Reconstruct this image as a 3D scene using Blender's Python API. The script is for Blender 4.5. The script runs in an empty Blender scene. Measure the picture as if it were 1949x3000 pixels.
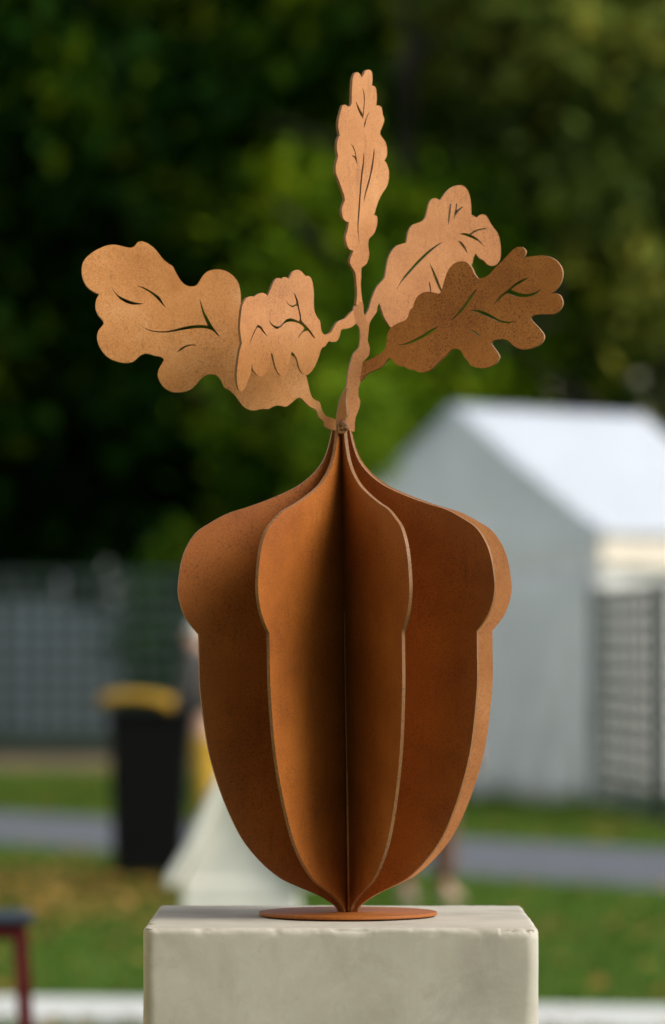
import bpy, bmesh, math, random
import numpy as np
from mathutils import Vector, Matrix, noise
from mathutils.geometry import delaunay_2d_cdt

R = math.radians
scene = bpy.context.scene
C = scene.collection
random.seed(7)
rng = np.random.default_rng(11)

# ------------------------------------------------------------------ camera
F = 13300.0            # focal length in photograph pixels (1949 x 3000)
CAM_H = 1.45
PITCH = math.atan(380.0 / F)
AXIS_Y = 5.97          # distance of the sculpture's axis
M = AXIS_Y / F         # metres per photograph pixel at the sculpture
cam_d = bpy.data.cameras.new('camera')
cam = bpy.data.objects.new('camera', cam_d)
C.objects.link(cam)
cam.location = (0, 0, CAM_H)
cam.rotation_euler = (math.pi / 2 + PITCH, 0, 0)
cam_d.sensor_fit = 'VERTICAL'
cam_d.sensor_height = 36.0
cam_d.sensor_width = 36.0 * 1949 / 3000
cam_d.lens = 36.0 * F / 3000
cam_d.clip_start = 0.1
cam_d.clip_end = 2000
cam_d.dof.use_dof = True
cam_d.dof.focus_distance = 5.85
cam_d.dof.aperture_fstop = 3.7
scene.camera = cam

# ------------------------------------------------------------------ sky and sun
SUN_AZ = 113.0         # degrees from straight ahead (+Y), positive = right
SUN_EL = 38.0
world = bpy.data.worlds.new('World')
scene.world = world
world.use_nodes = True
wn = world.node_tree.nodes
wl = world.node_tree.links
wn.clear()
sky = wn.new('ShaderNodeTexSky')
sky.sky_type = 'NISHITA'
sky.sun_disc = False
sky.sun_elevation = R(SUN_EL)
sky.sun_rotation = R(SUN_AZ)
sky.air_density = 1.0
sky.dust_density = 3.0
sky.ozone_density = 1.0
hs = wn.new('ShaderNodeHueSaturation')
hs.inputs['Saturation'].default_value = 0.28
bg = wn.new('ShaderNodeBackground')
bg.inputs['Strength'].default_value = 0.15
wo = wn.new('ShaderNodeOutputWorld')
wl.new(sky.outputs['Color'], hs.inputs['Color'])
wl.new(hs.outputs['Color'], bg.inputs['Color'])
wl.new(bg.outputs['Background'], wo.inputs['Surface'])

sd = bpy.data.lights.new('sun', 'SUN')
sd.energy = 1.8
sd.angle = R(34)
sd.color = (1.0, 0.87, 0.70)
sun = bpy.data.objects.new('sun', sd)
C.objects.link(sun)
_d = Vector((math.sin(R(SUN_AZ)) * math.cos(R(SUN_EL)), math.cos(R(SUN_AZ)) * math.cos(R(SUN_EL)), math.sin(R(SUN_EL))))
sun.rotation_euler = _d.to_track_quat('Z', 'Y').to_euler()

vs = scene.view_settings
scene.display_settings.display_device = 'sRGB'
vs.view_transform = 'Standard'
vs.look = 'None'
vs.gamma = 1.0
vs.use_curve_mapping = False
vs.exposure = 0.78

# ------------------------------------------------------------------ helpers
FWD = Vector((0, math.cos(PITCH), math.sin(PITCH)))
UPV = Vector((0, -math.sin(PITCH), math.cos(PITCH)))
CAMP = Vector((0, 0, CAM_H))


def at(px, py, Y):
    """world point seen at photograph pixel (px,py) at distance Y along +Y"""
    d = Vector(((px - 974.5) / F, 0, 0)) + UPV * ((1500 - py) / F) + FWD
    return CAMP + d * (Y / d.y)


def gx(px, Y):
    return (px - 974.5) / F * Y


def tag(o, label=None, cat=None, group=None, kind=None):
    if label: o['label'] = label
    if cat: o['category'] = cat
    if group: o['group'] = group
    if kind: o['kind'] = kind
    return o


def empty(name, loc=(0, 0, 0), rz=0.0):
    o = bpy.data.objects.new(name, None)
    C.objects.link(o)
    o.location = loc
    o.rotation_euler = (0, 0, rz)
    o.empty_display_size = 0.1
    return o


def mesh_obj(name, verts, faces, mats, parent=None, smooth=False, mat_idx=None):
    me = bpy.data.meshes.new(name)
    me.from_pydata([tuple(v) for v in verts], [], faces)
    if not isinstance(mats, (list, tuple)):
        mats = [mats]
    for m in mats:
        me.materials.append(m)
    if mat_idx is not None:
        me.polygons.foreach_set('material_index', mat_idx)
    if smooth:
        me.polygons.foreach_set('use_smooth', [True] * len(me.polygons))
    me.update()
    o = bpy.data.objects.new(name, me)
    C.objects.link(o)
    if parent is not None:
        o.parent = parent
    return o


class MB:
    """collects boxes, tubes and rings into one mesh"""
    def __init__(self):
        self.v, self.f = [], []

    def box(self, lo, hi, mat=None):
        n = len(self.v)
        for z in (lo[2], hi[2]):
            for x, y in ((lo[0], lo[1]), (hi[0], lo[1]), (hi[0], hi[1]), (lo[0], hi[1])):
                p = Vector((x, y, z))
                self.v.append(mat @ p if mat else p)
        self.f += [tuple(n + i for i in q) for q in ((0, 3, 2, 1), (4, 5, 6, 7), (0, 1, 5, 4), (1, 2, 6, 5), (2, 3, 7, 6), (3, 0, 4, 7))]
        return self

    def hexa(self, bottom, top):
        n = len(self.v)
        self.v += [Vector(p) for p in bottom] + [Vector(p) for p in top]
        self.f += [tuple(n + i for i in q) for q in ((0, 3, 2, 1), (4, 5, 6, 7), (0, 1, 5, 4), (1, 2, 6, 5), (2, 3, 7, 6), (3, 0, 4, 7))]
        return self

    def tube(self, pts, radii, seg=8, caps=True):
        pts = [Vector(p) for p in pts]
        if not isinstance(radii, (list, tuple)):
            radii = [radii] * len(pts)
        rings = []
        for i, p in enumerate(pts):
            a = pts[max(i - 1, 0)]
            b = pts[min(i + 1, len(pts) - 1)]
            t = (b - a).normalized()
            ref = Vector((0, 0, 1)) if abs(t.z) < 0.9 else Vector((1, 0, 0))
            u = t.cross(ref).normalized()
            w = t.cross(u).normalized()
            ring = []
            for k in range(seg):
                an = 2 * math.pi * k / seg
                ring.append(len(self.v))
                self.v.append(p + (u * math.cos(an) + w * math.sin(an)) * radii[i])
            rings.append(ring)
        for i in range(len(rings) - 1):
            for k in range(seg):
                k2 = (k + 1) % seg
                self.f.append((rings[i][k], rings[i + 1][k], rings[i + 1][k2], rings[i][k2]))
        if caps:
            self.f.append(tuple(rings[0]))
            self.f.append(tuple(reversed(rings[-1])))
        return self

    def lathe(self, prof, seg=48, cx=0, cy=0):
        rings = []
        for r, z in prof:
            ring = []
            for k in range(seg):
                a = 2 * math.pi * k / seg
                ring.append(len(self.v))
                self.v.append(Vector((cx + r * math.cos(a), cy + r * math.sin(a), z)))
            rings.append(ring)
        for i in range(len(rings) - 1):
            for k in range(seg):
                k2 = (k + 1) % seg
                self.f.append((rings[i][k], rings[i][k2], rings[i + 1][k2], rings[i + 1][k]))
        self.f.append(tuple(reversed(rings[0])))
        self.f.append(tuple(rings[-1]))
        return self

    def build(self, name, mat, parent=None, smooth=False, bevel=0.0):
        o = mesh_obj(name, self.v, self.f, mat, parent, smooth)
        if bevel:
            b = o.modifiers.new('bevel', 'BEVEL')
            b.width = bevel
            b.segments = 2
            b.limit_method = 'ANGLE'
        return o


# ------------------------------------------------------------------ materials
def new_mat(name):
    m = bpy.data.materials.new(name)
    m.use_nodes = True
    nt = m.node_tree
    nt.nodes.clear()
    out = nt.nodes.new('ShaderNodeOutputMaterial')
    b = nt.nodes.new('ShaderNodeBsdfPrincipled')
    nt.links.new(b.outputs[0], out.inputs['Surface'])
    return m, nt, b


def nd(nt, typ, **kw):
    n = nt.nodes.new(typ)
    for k, v in kw.items():
        if k in n.inputs:
            n.inputs[k].default_value = v
        else:
            setattr(n, k, v)
    return n


def noise_tex(nt, vec, scale, detail=4, rough=0.55, dist=0.0):
    n = nd(nt, 'ShaderNodeTexNoise', Scale=scale, Detail=detail, Roughness=rough, Distortion=dist)
    nt.links.new(vec, n.inputs['Vector'])
    return n.outputs['Fac']


def ramp(nt, fac, stops):
    n = nt.nodes.new('ShaderNodeValToRGB')
    cr = n.color_ramp
    while len(cr.elements) < len(stops):
        cr.elements.new(0.5)
    for e, (p, c) in zip(cr.elements, stops):
        e.position = p
        e.color = (c[0], c[1], c[2], 1) if isinstance(c, (tuple, list)) else (c, c, c, 1)
    nt.links.new(fac, n.inputs['Fac'])
    return n.outputs['Color']


def mixc(nt, fac, a, b, mode='MIX'):
    n = nt.nodes.new('ShaderNodeMix')
    n.data_type = 'RGBA'
    n.blend_type = mode
    for sock, v in ((n.inputs['Factor'], fac), (n.inputs['A'], a), (n.inputs['B'], b)):
        if hasattr(v, 'is_linked'):
            nt.links.new(v, sock)
        elif isinstance(v, (tuple, list)):
            sock.default_value = (v[0], v[1], v[2], 1)
        else:
            sock.default_value = v
    return n.outputs['Result']


def mapping(nt, vec, scale):
    n = nt.nodes.new('ShaderNodeMapping')
    n.inputs['Scale'].default_value = scale
    nt.links.new(vec, n.inputs['Vector'])
    return n.outputs['Vector']


def coord(nt, which='Object'):
    return nt.nodes.new('ShaderNodeTexCoord').outputs[which]


def bump(nt, height, strength, dist, bsdf):
    n = nd(nt, 'ShaderNodeBump', Strength=strength, Distance=dist)
    nt.links.new(height, n.inputs['Height'])
    nt.links.new(n.outputs['Normal'], bsdf.inputs['Normal'])


def rust_material(name, dark, mid, light, speck, speck_amt, rough):
    m, nt, b = new_mat(name)
    co = coord(nt)
    n1 = noise_tex(nt, co, 9, 5, 0.6)
    n2 = noise_tex(nt, co, 420, 3, 0.65)
    n3 = noise_tex(nt, co, 45, 4, 0.6)
    base = ramp(nt, n1, [(0.3, dark), (0.5, mid), (0.72, light)])
    base = mixc(nt, ramp(nt, n3, [(0.42, 0.0), (0.68, 0.55)]), base, mid)
    # fine pitting, denser in patches
    pit = ramp(nt, n2, [(0.36, 1.0), (0.5, 0.0)])
    dens = ramp(nt, noise_tex(nt, co, 14, 2, 0.5), [(0.35, 0.35 * speck_amt), (0.65, speck_amt)])
    pf = mixc(nt, 1.0, pit, dens, 'MULTIPLY')
    base = mixc(nt, pf, base, speck)
    hi = ramp(nt, n2, [(0.56, 0.0), (0.68, 0.45 * speck_amt)])
    base = mixc(nt, hi, base, light)
    # vertical rain streaks
    st = noise_tex(nt, mapping(nt, co, (110, 110, 13)), 1.0, 4, 0.65)
    base = mixc(nt, ramp(nt, st, [(0.58, 0.0), (0.76, 0.45)]), base, (dark[0] * .55, dark[1] * .6, dark[2] * .8))
    nt.links.new(base, b.inputs['Base Color'])
    b.inputs['Roughness'].default_value = rough
    b.inputs['Specular IOR Level'].default_value = 0.35
    bump(nt, n2, 0.25, 0.0006, b)
    return m


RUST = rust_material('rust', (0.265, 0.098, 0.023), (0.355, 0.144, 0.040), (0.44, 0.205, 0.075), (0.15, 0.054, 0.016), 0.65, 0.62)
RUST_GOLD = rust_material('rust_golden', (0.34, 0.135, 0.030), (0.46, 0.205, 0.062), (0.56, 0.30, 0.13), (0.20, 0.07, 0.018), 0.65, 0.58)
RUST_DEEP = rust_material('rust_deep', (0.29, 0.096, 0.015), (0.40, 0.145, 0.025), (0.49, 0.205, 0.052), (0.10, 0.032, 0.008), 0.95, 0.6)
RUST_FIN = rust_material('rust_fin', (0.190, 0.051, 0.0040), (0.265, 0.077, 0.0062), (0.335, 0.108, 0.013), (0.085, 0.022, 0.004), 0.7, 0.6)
RUST_EDGE = rust_material('rust_cut_edge', (0.14, 0.060, 0.018), (0.205, 0.098, 0.036), (0.28, 0.155, 0.072), (0.09, 0.04, 0.015), 0.95, 0.55)


def concrete_material():
    m, nt, b = new_mat('cast_concrete')
    co = coord(nt)
    n1 = noise_tex(nt, co, 5.5, 6, 0.62, 0.4)
    n2 = noise_tex(nt, co, 22, 5, 0.6)
    n3 = noise_tex(nt, mapping(nt, co, (90, 90, 6)), 1.0, 3, 0.6)
    base = ramp(nt, n1, [(0.30, (0.29, 0.277, 0.235)), (0.5, (0.372, 0.357, 0.308)), (0.72, (0.44, 0.425, 0.375))])
    base = mixc(nt, ramp(nt, n2, [(0.45, 0.0), (0.75, 0.35)]), base, (0.34, 0.325, 0.275))
    base = mixc(nt, ramp(nt, n3, [(0.52, 0.0), (0.72, 0.12)]), base, (0.30, 0.285, 0.24))
    # damp stain patches
    stn = noise_tex(nt, mapping(nt, co, (7, 7, 12)), 1.0, 5, 0.65, 0.6)
    base = mixc(nt, ramp(nt, stn, [(0.54, 0.0), (0.66, 0.38)]), base, (0.235, 0.225, 0.19))
    st2 = noise_tex(nt, mapping(nt, co, (30, 30, 16)), 1.0, 6, 0.7, 0.3)
    base = mixc(nt, ramp(nt, st2, [(0.55, 0.0), (0.70, 0.22)]), base, (0.20, 0.195, 0.165))
    base = mixc(nt, ramp(nt, noise_tex(nt, co, 75, 4, 0.7), [(0.3, 0.12), (0.48, 0.0)]), base, (0.50, 0.48, 0.43))
    # pin holes
    v = nd(nt, 'ShaderNodeTexVoronoi', Scale=120.0)
    nt.links.new(co, v.inputs['Vector'])
    hole = ramp(nt, v.outputs['Distance'], [(0.03, 1.0), (0.075, 0.0)])
    gate = ramp(nt, noise_tex(nt, co, 60, 1), [(0.55, 0.0), (0.6, 1.0)])
    hm = mixc(nt, 1.0, hole, gate, 'MULTIPLY')
    base = mixc(nt, hm, base, (0.16, 0.14, 0.11))
    nt.links.new(base, b.inputs['Base Color'])
    b.inputs['Roughness'].default_value = 0.82
    b.inputs['Specular IOR Level'].default_value = 0.3
    h = noise_tex(nt, co, 160, 5, 0.6)
    bump(nt, mixc(nt, hm, h, (0, 0, 0)), 0.10, 0.0012, b)
    return m


CONCRETE = concrete_material()


def plain(name, col, rough=0.6, var=0.12, scale=6.0, bumpd=0.0, spec=0.5):
    m, nt, b = new_mat(name)
    co = coord(nt)
    n = noise_tex(nt, co, scale, 4, 0.6)
    lo = tuple(c * (1 - var) for c in col)
    hi = tuple(min(1, c * (1 + var)) for c in col)
    nt.links.new(ramp(nt, n, [(0.3, lo), (0.7, hi)]), b.inputs['Base Color'])
    b.inputs['Roughness'].default_value = rough
    b.inputs['Specular IOR Level'].default_value = spec
    if bumpd:
        bump(nt, noise_tex(nt, co, scale * 8, 4), 0.4, bumpd, b)
    return m


def foliage_material(name, dark, light, accent, trans=0.35):
    m = bpy.data.materials.new(name)
    m.use_nodes = True
    nt = m.node_tree
    nt.nodes.clear()
    out = nt.nodes.new('ShaderNodeOutputMaterial')
    at_ = nd(nt, 'ShaderNodeAttribute', attribute_name='tint')
    col = ramp(nt, at_.outputs['Fac'], [(0.0, dark), (0.72, light), (1.0, accent)])
    dif = nt.nodes.new('ShaderNodeBsdfPrincipled')
    dif.inputs['Roughness'].default_value = 0.6
    dif.inputs['Specular IOR Level'].default_value = 0.1
    tr = nt.nodes.new('ShaderNodeBsdfTranslucent')
    mx = nt.nodes.new('ShaderNodeMixShader')
    mx.inputs['Fac'].default_value = trans
    nt.links.new(col, dif.inputs['Base Color'])
    nt.links.new(col, tr.inputs['Color'])
    nt.links.new(dif.outputs[0], mx.inputs[1])
    nt.links.new(tr.outputs[0], mx.inputs[2])
    nt.links.new(mx.outputs[0], out.inputs['Surface'])
    return m


BARK = plain('bark', (0.022, 0.017, 0.011), 0.9, 0.4, 12, 0.01)
FOL_DARK = foliage_material('foliage_dark', (0.003, 0.017, 0.0012), (0.020, 0.078, 0.0035), (0.16, 0.23, 0.005))
FOL_MID = foliage_material('foliage_mid', (0.010, 0.045, 0.003), (0.060, 0.170, 0.006), (0.27, 0.35, 0.008))
FOL_BRIGHT = foliage_material('foliage_bright', (0.03, 0.085, 0.004), (0.11, 0.21, 0.006), (0.28, 0.38, 0.01), 0.4)
FOL_OLIVE = foliage_material('foliage_olive', (0.024, 0.050, 0.008), (0.105, 0.150, 0.024), (0.29, 0.29, 0.04))

# ------------------------------------------------------------------ ground, path
def ground_material():
    m, nt, b = new_mat('lawn')
    co = coord(nt)
    n1 = noise_tex(nt, co, 0.45, 5, 0.6)
    n2 = noise_tex(nt, co, 18, 4, 0.7)
    base = ramp(nt, n1, [(0.32, (0.032, 0.075, 0.010)), (0.52, (0.056, 0.115, 0.014)), (0.72, (0.090, 0.135, 0.020))])
    base = mixc(nt, ramp(nt, n2, [(0.35, 0.5), (0.6, 0.0)]), base, (0.022, 0.042, 0.009))
    nt.links.new(base, b.inputs['Base Color'])
    b.inputs['Roughness'].default_value = 0.9
    b.inputs['Specular IOR Level'].default_value = 0.2
    bump(nt, n2, 0.6, 0.03, b)
    return m


LAWN = ground_material()
g = mesh_obj('lawn', [(-300, -120, 0), (300, -120, 0), (300, 480, 0), (-300, 480, 0)], [(0, 1, 2, 3)], LAWN)
tag(g, 'wide mown lawn under the sculptures', kind='structure')


def strip(name, pts_near, pts_far, mat, z, thick=0.0):
    vs_, fs = [], []
    for a, b in zip(pts_near, pts_far):
        vs_ += [(a[0], a[1], z), (b[0], b[1], z)]
    for i in range(len(pts_near) - 1):
        fs.append((2 * i, 2 * i + 2, 2 * i + 3, 2 * i + 1))
    if thick:
        n = len(vs_)
        vs_ += [(x, y, z - thick) for x, y, _ in vs_]
        k = len(pts_near)
        for i in range(k - 1):
            fs.append((2 * i, n + 2 * i, n + 2 * i + 2, 2 * i + 2))
            fs.append((2 * i + 1, 2 * i + 3, n + 2 * i + 3, n + 2 * i + 1))
        fs.append((0, 1, n + 1, n))
        fs.append((2 * k - 2, n + 2 * k - 2, n + 2 * k - 1, 2 * k - 1))
    return mesh_obj(name, vs_, fs, mat)


def path_y(x):
    return 31.9 - 1.36 * x + 0.012 * x * x


ASPH = plain('path_asphalt', (0.066, 0.075, 0.092), 0.8, 0.18, 4.0, 0.002)
near, far = [], []
for i in range(41):
    x = -20 + 1 * i
    yc = path_y(x)
    near.append((x, yc - 3.1))
    far.append((x, yc + 2.7))
p = strip('path', near, far, ASPH, 0.012)
tag(p, 'grey asphalt path crossing the lawn behind the acorn', kind='structure')

LITTER = plain('leaf_litter', (0.085, 0.058, 0.022), 0.95, 0.45, 3.0, 0.02)
p = strip('planting_bed', [(-40, 49.0), (-9, 48.6), (0.6, 48.9)], [(-40, 61.5), (-9, 61.5), (0.6, 61.5)], LITTER, 0.006)
tag(p, 'bare bed strewn with brown leaf litter before the mesh fence', kind='structure')

# white walkway boards laid on the grass
WHITE_MAT = plain('walkway_plastic', (0.46, 0.48, 0.47), 0.6, 0.06, 5.0)
p = strip('walkway', [(-9, 18.7), (9, 15.1)], [(-9, 19.8), (9, 16.2)], WHITE_MAT, 0.03, 0.03)
tag(p, 'white walkway strip laid across the lawn', kind='structure')


# ------------------------------------------------------------------ outline tools
def crop(ox, oy, s, pts):
    return [(ox + p[0] / s, oy + p[1] / s) + tuple(p[2:]) for p in pts]


def smooth_closed(pts, step=5.0):
    """closed Catmull-Rom through pts; a third item 1 marks a sharp corner"""
    n = len(pts)
    P = [Vector((p[0], p[1])) for p in pts]
    Cn = [len(p) > 2 and p[2] == 1 for p in pts]
    out = []
    for i in range(n):
        p0, p1, p2, p3 = P[i - 1], P[i], P[(i + 1) % n], P[(i + 2) % n]
        d = (p2 - p1).length
        if d < 1e-6:
            continue
        if Cn[i]:
            m1 = (p2 - p1) * 0.9
        else:
            d0 = max((p1 - p0).length, 1e-3)
            m1 = (p2 - p0) * (d / (d0 + d))
        if Cn[(i + 1) % n]:
            m2 = (p2 - p1) * 0.9
        else:
            d3 = max((p3 - p2).length, 1e-3)
            m2 = (p3 - p1) * (d / (d3 + d))
        k = max(1, int(round(d / step)))
        for j in range(k):
            t = j / k
            t2, t3 = t * t, t * t * t
            out.append(p1 * (2 * t3 - 3 * t2 + 1) + m1 * (t3 - 2 * t2 + t) + p2 * (-2 * t3 + 3 * t2) + m2 * (t3 - t2))
    return out


def inside(poly, x, y):
    r = False
    j = len(poly) - 1
    for i in range(len(poly)):
        xi, yi = poly[i]
        xj, yj = poly[j]
        if (yi > y) != (yj > y) and x < (xj - xi) * (y - yi) / (yj - yi) + xi:
            r = not r
        j = i
    return r


def plate(name, outline, holes, surf, thick, parent, grid=26.0, step=5.0, hole_step=3.0, smooth=True, front_mat=None, eye=None):
    """a flat-cut steel plate: outline and slots in 2-D, surf maps them to a bent surface, thickness away from the camera"""
    eye = (CAMP - BASE) if eye is None else eye
    outer = smooth_closed(outline, step) if smooth else [Vector(p[:2]) for p in outline]
    hs_ = [smooth_closed(h, hole_step) for h in holes]
    verts, edges = [], []
    for loop in [outer] + hs_:
        n0 = len(verts)
        verts += loop
        edges += [(n0 + i, n0 + (i + 1) % len(loop)) for i in range(len(loop))]
    op = [(v.x, v.y) for v in outer]
    hp = [[(v.x, v.y) for v in h] for h in hs_]
    xs = [v[0] for v in op]
    ys = [v[1] for v in op]
    if grid:
        y = min(ys) + grid / 2
        row = 0
        while y < max(ys):
            x = min(xs) + (grid / 2 if row % 2 else grid)
            while x < max(xs):
                if inside(op, x, y) and not any(inside(h, x, y) for h in hp):
                    verts.append(Vector((x, y)))
                x += grid
            y += grid * 0.87
            row += 1
    cv, ce, cf, _, _, _ = delaunay_2d_cdt(verts, edges, [], 0, 1e-4)
    tris = []
    for f in cf:
        cx = sum(cv[i].x for i in f) / len(f)
        cy = sum(cv[i].y for i in f) / len(f)
        if inside(op, cx, cy) and not any(inside(h, cx, cy) for h in hp):
            tris.append(tuple(f))
    used = sorted({i for t in tris for i in t})
    remap = {i: k for k, i in enumerate(used)}
    tris = [tuple(remap[i] for i in t) for t in tris]
    P2 = [cv[i] for i in used]
    front, nor = [], []
    e = 1.0
    for q in P2:
        a = surf(q.x, q.y)
        dx = surf(q.x + e, q.y) - a
        dy = surf(q.x, q.y + e) - a
        nrm = dx.cross(dy).normalized()
        if nrm.dot(eye - a) < 0:
            nrm = -nrm
        front.append(a)
        nor.append(nrm)
    n = len(front)
    back = [a - k * thick for a, k in zip(front, nor)]
    V = front + back
    faces, mi = [], []
    for t in tris:
        a, b, c = (front[i] for i in t)
        if (b - a).cross(c - a).dot(nor[t[0]]) < 0:
            t = (t[0], t[2], t[1])
        faces.append(t)
        mi.append(0)
        faces.append((n + t[0], n + t[2], n + t[1]))
        mi.append(0)
    cnt = {}
    for t in faces[::2]:
        for k in range(3):
            a, b = t[k], t[(k + 1) % 3]
            cnt[(a, b)] = cnt.get((a, b), 0) + 1
    side_f, side_b = {}, {}
    for (a, b) in list(cnt):
        if (b, a) in cnt:
            continue
        for i in (a, b):
            if i not in side_f:
                side_f[i] = len(V)
                V.append(front[i])
                side_b[i] = len(V)
                V.append(back[i])
        faces.append((side_f[b], side_f[a], side_b[a], side_b[b]))
        mi.append(1)
    o = mesh_obj(name, V, faces, [front_mat or RUST, RUST_EDGE], parent, True, mi)
    return o


# ------------------------------------------------------------------ the concrete plinth
PL_TOP = 1.09
PL_F = 5.72
PL_W = 0.498
PL_CX = gx(999, PL_F)


def build_plinth():
    hx = hy = PL_W / 2
    H = PL_TOP
    zs = list(np.linspace(0, H - 0.24, 10)) + list(np.linspace(H - 0.24, H, 110))[1:]
    us = list(np.linspace(-1, 1, 210))
    bm = bmesh.new()
    key = {}

    def rr(p):
        base = 0.0075 + 0.0035 * noise.noise(p * 9.0) + 0.002 * noise.noise(p * 40)
        return max(0.004, base)

    def put(p):
        k = (round(p.x, 5), round(p.y, 5), round(p.z, 5))
        if k in key:
            return key[k]
        r = rr(p)
        # corners worn rounder than the long edges
        cr = 0.017 + 0.005 * noise.noise(Vector((p.x * 5, p.y * 5, p.z * 12)))
        q = Vector(p)
        # plan rounding
        ix = max(-hx + cr, min(hx - cr, q.x))
        iy = max(-hy + cr, min(hy - cr, q.y))
        d = Vector((q.x - ix, q.y - iy))
        if d.length > 1e-9 and abs(q.x - ix) > 1e-9 and abs(q.y - iy) > 1e-9:
            s = cr / d.length if d.length > cr else 1.0
            d = d * s
            q.x, q.y = ix + d.x, iy + d.y
        # top edge rounding
        inset = min(hx - abs(p.x), hy - abs(p.y))
        top = H - p.z
        if top < r and inset < r:
            dh = r - inset
            dv = r - top
            L = math.hypot(dh, dv)
            if L > r:
                s = r / L
                cen = Vector((0, 0, 0))
                sh = dh - dh * s
                sv = dv - dv * s
                hd = Vector((q.x, q.y, 0))
                ax = Vector((math.copysign(1, p.x), 0, 0)) if hx - abs(p.x) < hy - abs(p.y) else Vector((0, math.copysign(1, p.y), 0))
                q -= ax * sh
                q.z -= sv
        # chips along the arrises
        edge = max(0.0, 1 - math.hypot(max(inset, 0), max(top, 0)) / 0.012)
        if edge > 0:
            c = noise.noise(Vector((p.x * 34 + 3, p.y * 34, p.z * 20)))
            c2 = noise.noise(Vector((p.x * 130, p.y * 130 + 9, p.z * 130)))
            bite = max(0, c - 0.12) * 0.011 + max(0, c2) * 0.0018
            if p.x > hx - 0.05 and p.y < -hy + 0.02:
                bite += 0.003 + 0.004 * max(0, c2 + 0.3)
            cdir = Vector((-p.x, -p.y, -0.25)).normalized()
            q += cdir * bite * edge
        q += Vector((noise.noise(p * 14), noise.noise(p * 14 + Vector((7, 0, 0))), 0.5 * noise.noise(p * 14 + Vector((0, 5, 0))))) * 0.0006
        v = bm.verts.new(q)
        key[k] = v
        return v

    def quad(a, b, c, d):
        vs_ = [put(x) for x in (a, b, c, d)]
        if len(set(vs_)) == 4:
            bm.faces.new(vs_)

    for i in range(len(us) - 1):
        x0, x1 = us[i] * hx, us[i + 1] * hx
        for j in range(len(zs) - 1):
            z0, z1 = zs[j], zs[j + 1]
            quad(Vector((x0, -hy, z0)), Vector((x1, -hy, z0)), Vector((x1, -hy, z1)), Vector((x0, -hy, z1)))
            if i % 1 == 0:
                quad(Vector((x1, hy, z0)), Vector((x0, hy, z0)), Vector((x0, hy, z1)), Vector((x1, hy, z1)))
                quad(Vector((-hx, x1, z0)), Vector((-hx, x0, z0)), Vector((-hx, x0, z1)), Vector((-hx, x1, z1)))
                quad(Vector((hx, x0, z0)), Vector((hx, x1, z0)), Vector((hx, x1, z1)), Vector((hx, x0, z1)))
        for j in range(len(us) - 1):
            y0, y1 = us[j] * hy, us[j + 1] * hy
            quad(Vector((x0, y0, H)), Vector((x1, y0, H)), Vector((x1, y1, H)), Vector((x0, y1, H)))
    me = bpy.data.meshes.new('plinth')
    bm.to_mesh(me)
    bm.free()
    me.materials.append(CONCRETE)
    me.polygons.foreach_set('use_smooth', [True] * len(me.polygons))
    o = bpy.data.objects.new('plinth', me)
    C.objects.link(o)
    o.location = (PL_CX, PL_F + hy, 0)
    return o


pl = build_plinth()
tag(pl, 'square pale concrete plinth with chipped edges under the rusty acorn', 'plinth')

# ------------------------------------------------------------------ the acorn sculpture
BASE = Vector((gx(1020, AXIS_Y), AXIS_Y, PL_TOP))
T = 0.0044
root = empty('acorn_sculpture', BASE)
tag(root, 'rust coloured steel acorn of upright fins with five cut oak leaves on a plinth', 'sculpture')
LEAN = math.atan(19.0 / 1410.0)
Rl = Matrix.Rotation(-LEAN, 4, 'Y')     # top leans a little to the left
inv_base = Matrix.Translation(-BASE)

# base disc
disc_z = 0.0016
mb = MB()
mb.lathe([(0.1150, disc_z), (0.1165, disc_z + 0.0006), (0.1169, disc_z + 0.0012), (0.1169, disc_z + 0.0036), (0.1164, disc_z + 0.0043), (0.1154, disc_z + 0.0046)], 128)
disc = mb.build('base_disc', RUST_FIN, root)
RUBBER = plain('rubber', (0.02, 0.02, 0.02), 0.9)
for a in range(3):
    an = a * 2.1
    MB().box((0.07 * math.cos(an) - 0.012, 0.07 * math.sin(an) - 0.012, -0.0004), (0.07 * math.cos(an) + 0.012, 0.07 * math.sin(an) + 0.012, disc_z + 0.0002)).build('foot_pad', RUBBER, root)

# fin profile, traced on the fin that points left
prof_px = [(973, 1260), (967, 1290), (958.5, 1321), (945, 1352), (917, 1387), (875, 1420), (829, 1443), (777, 1464), (724.5, 1482),
           (669, 1499), (620, 1524), (571, 1558), (536, 1621), (521, 1712), (525, 1754), (539, 1796), (557, 1824), (581, 1853, 1),
           (582, 1894), (584.5, 2000), (595.5, 2099), (612, 2198), (638, 2290), (671, 2376), (711, 2455), (764, 2521), (823, 2571),
           (876, 2597), (929, 2620), (968, 2643), (985, 2658), (992, 2668)]
PHI0 = -72.0


def prof_rz(px, py):
    ax = 1020 - (2670 - py) * 0.01345
    r = abs(px - ax) * M / abs(math.sin(R(PHI0)))
    for _ in range(3):
        dep = AXIS_Y - r * math.cos(R(PHI0))
        r = abs(px - ax) * (dep / F) / abs(math.sin(R(PHI0)))
    z = at(px, py, AXIS_Y - r * math.cos(R(PHI0))).z - PL_TOP
    return r, z


rz = [prof_rz(p[0], p[1]) + tuple(p[2:]) for p in prof_px]
rz[-1] = (rz[-1][0], disc_z + 0.0044)
top_z = rz[0][1]
fin_poly = [(r * 1000, z * 1000) + tuple(c) for r, z, *c in rz]
fin_poly[0] = fin_poly[0][:2] + (1,)
fin_poly[-1] = fin_poly[-1][:2] + (1,)
fin_poly = fin_poly + [(1.2, fin_poly[-1][1], 1), (1.2, top_z * 1000, 1)]


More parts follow.
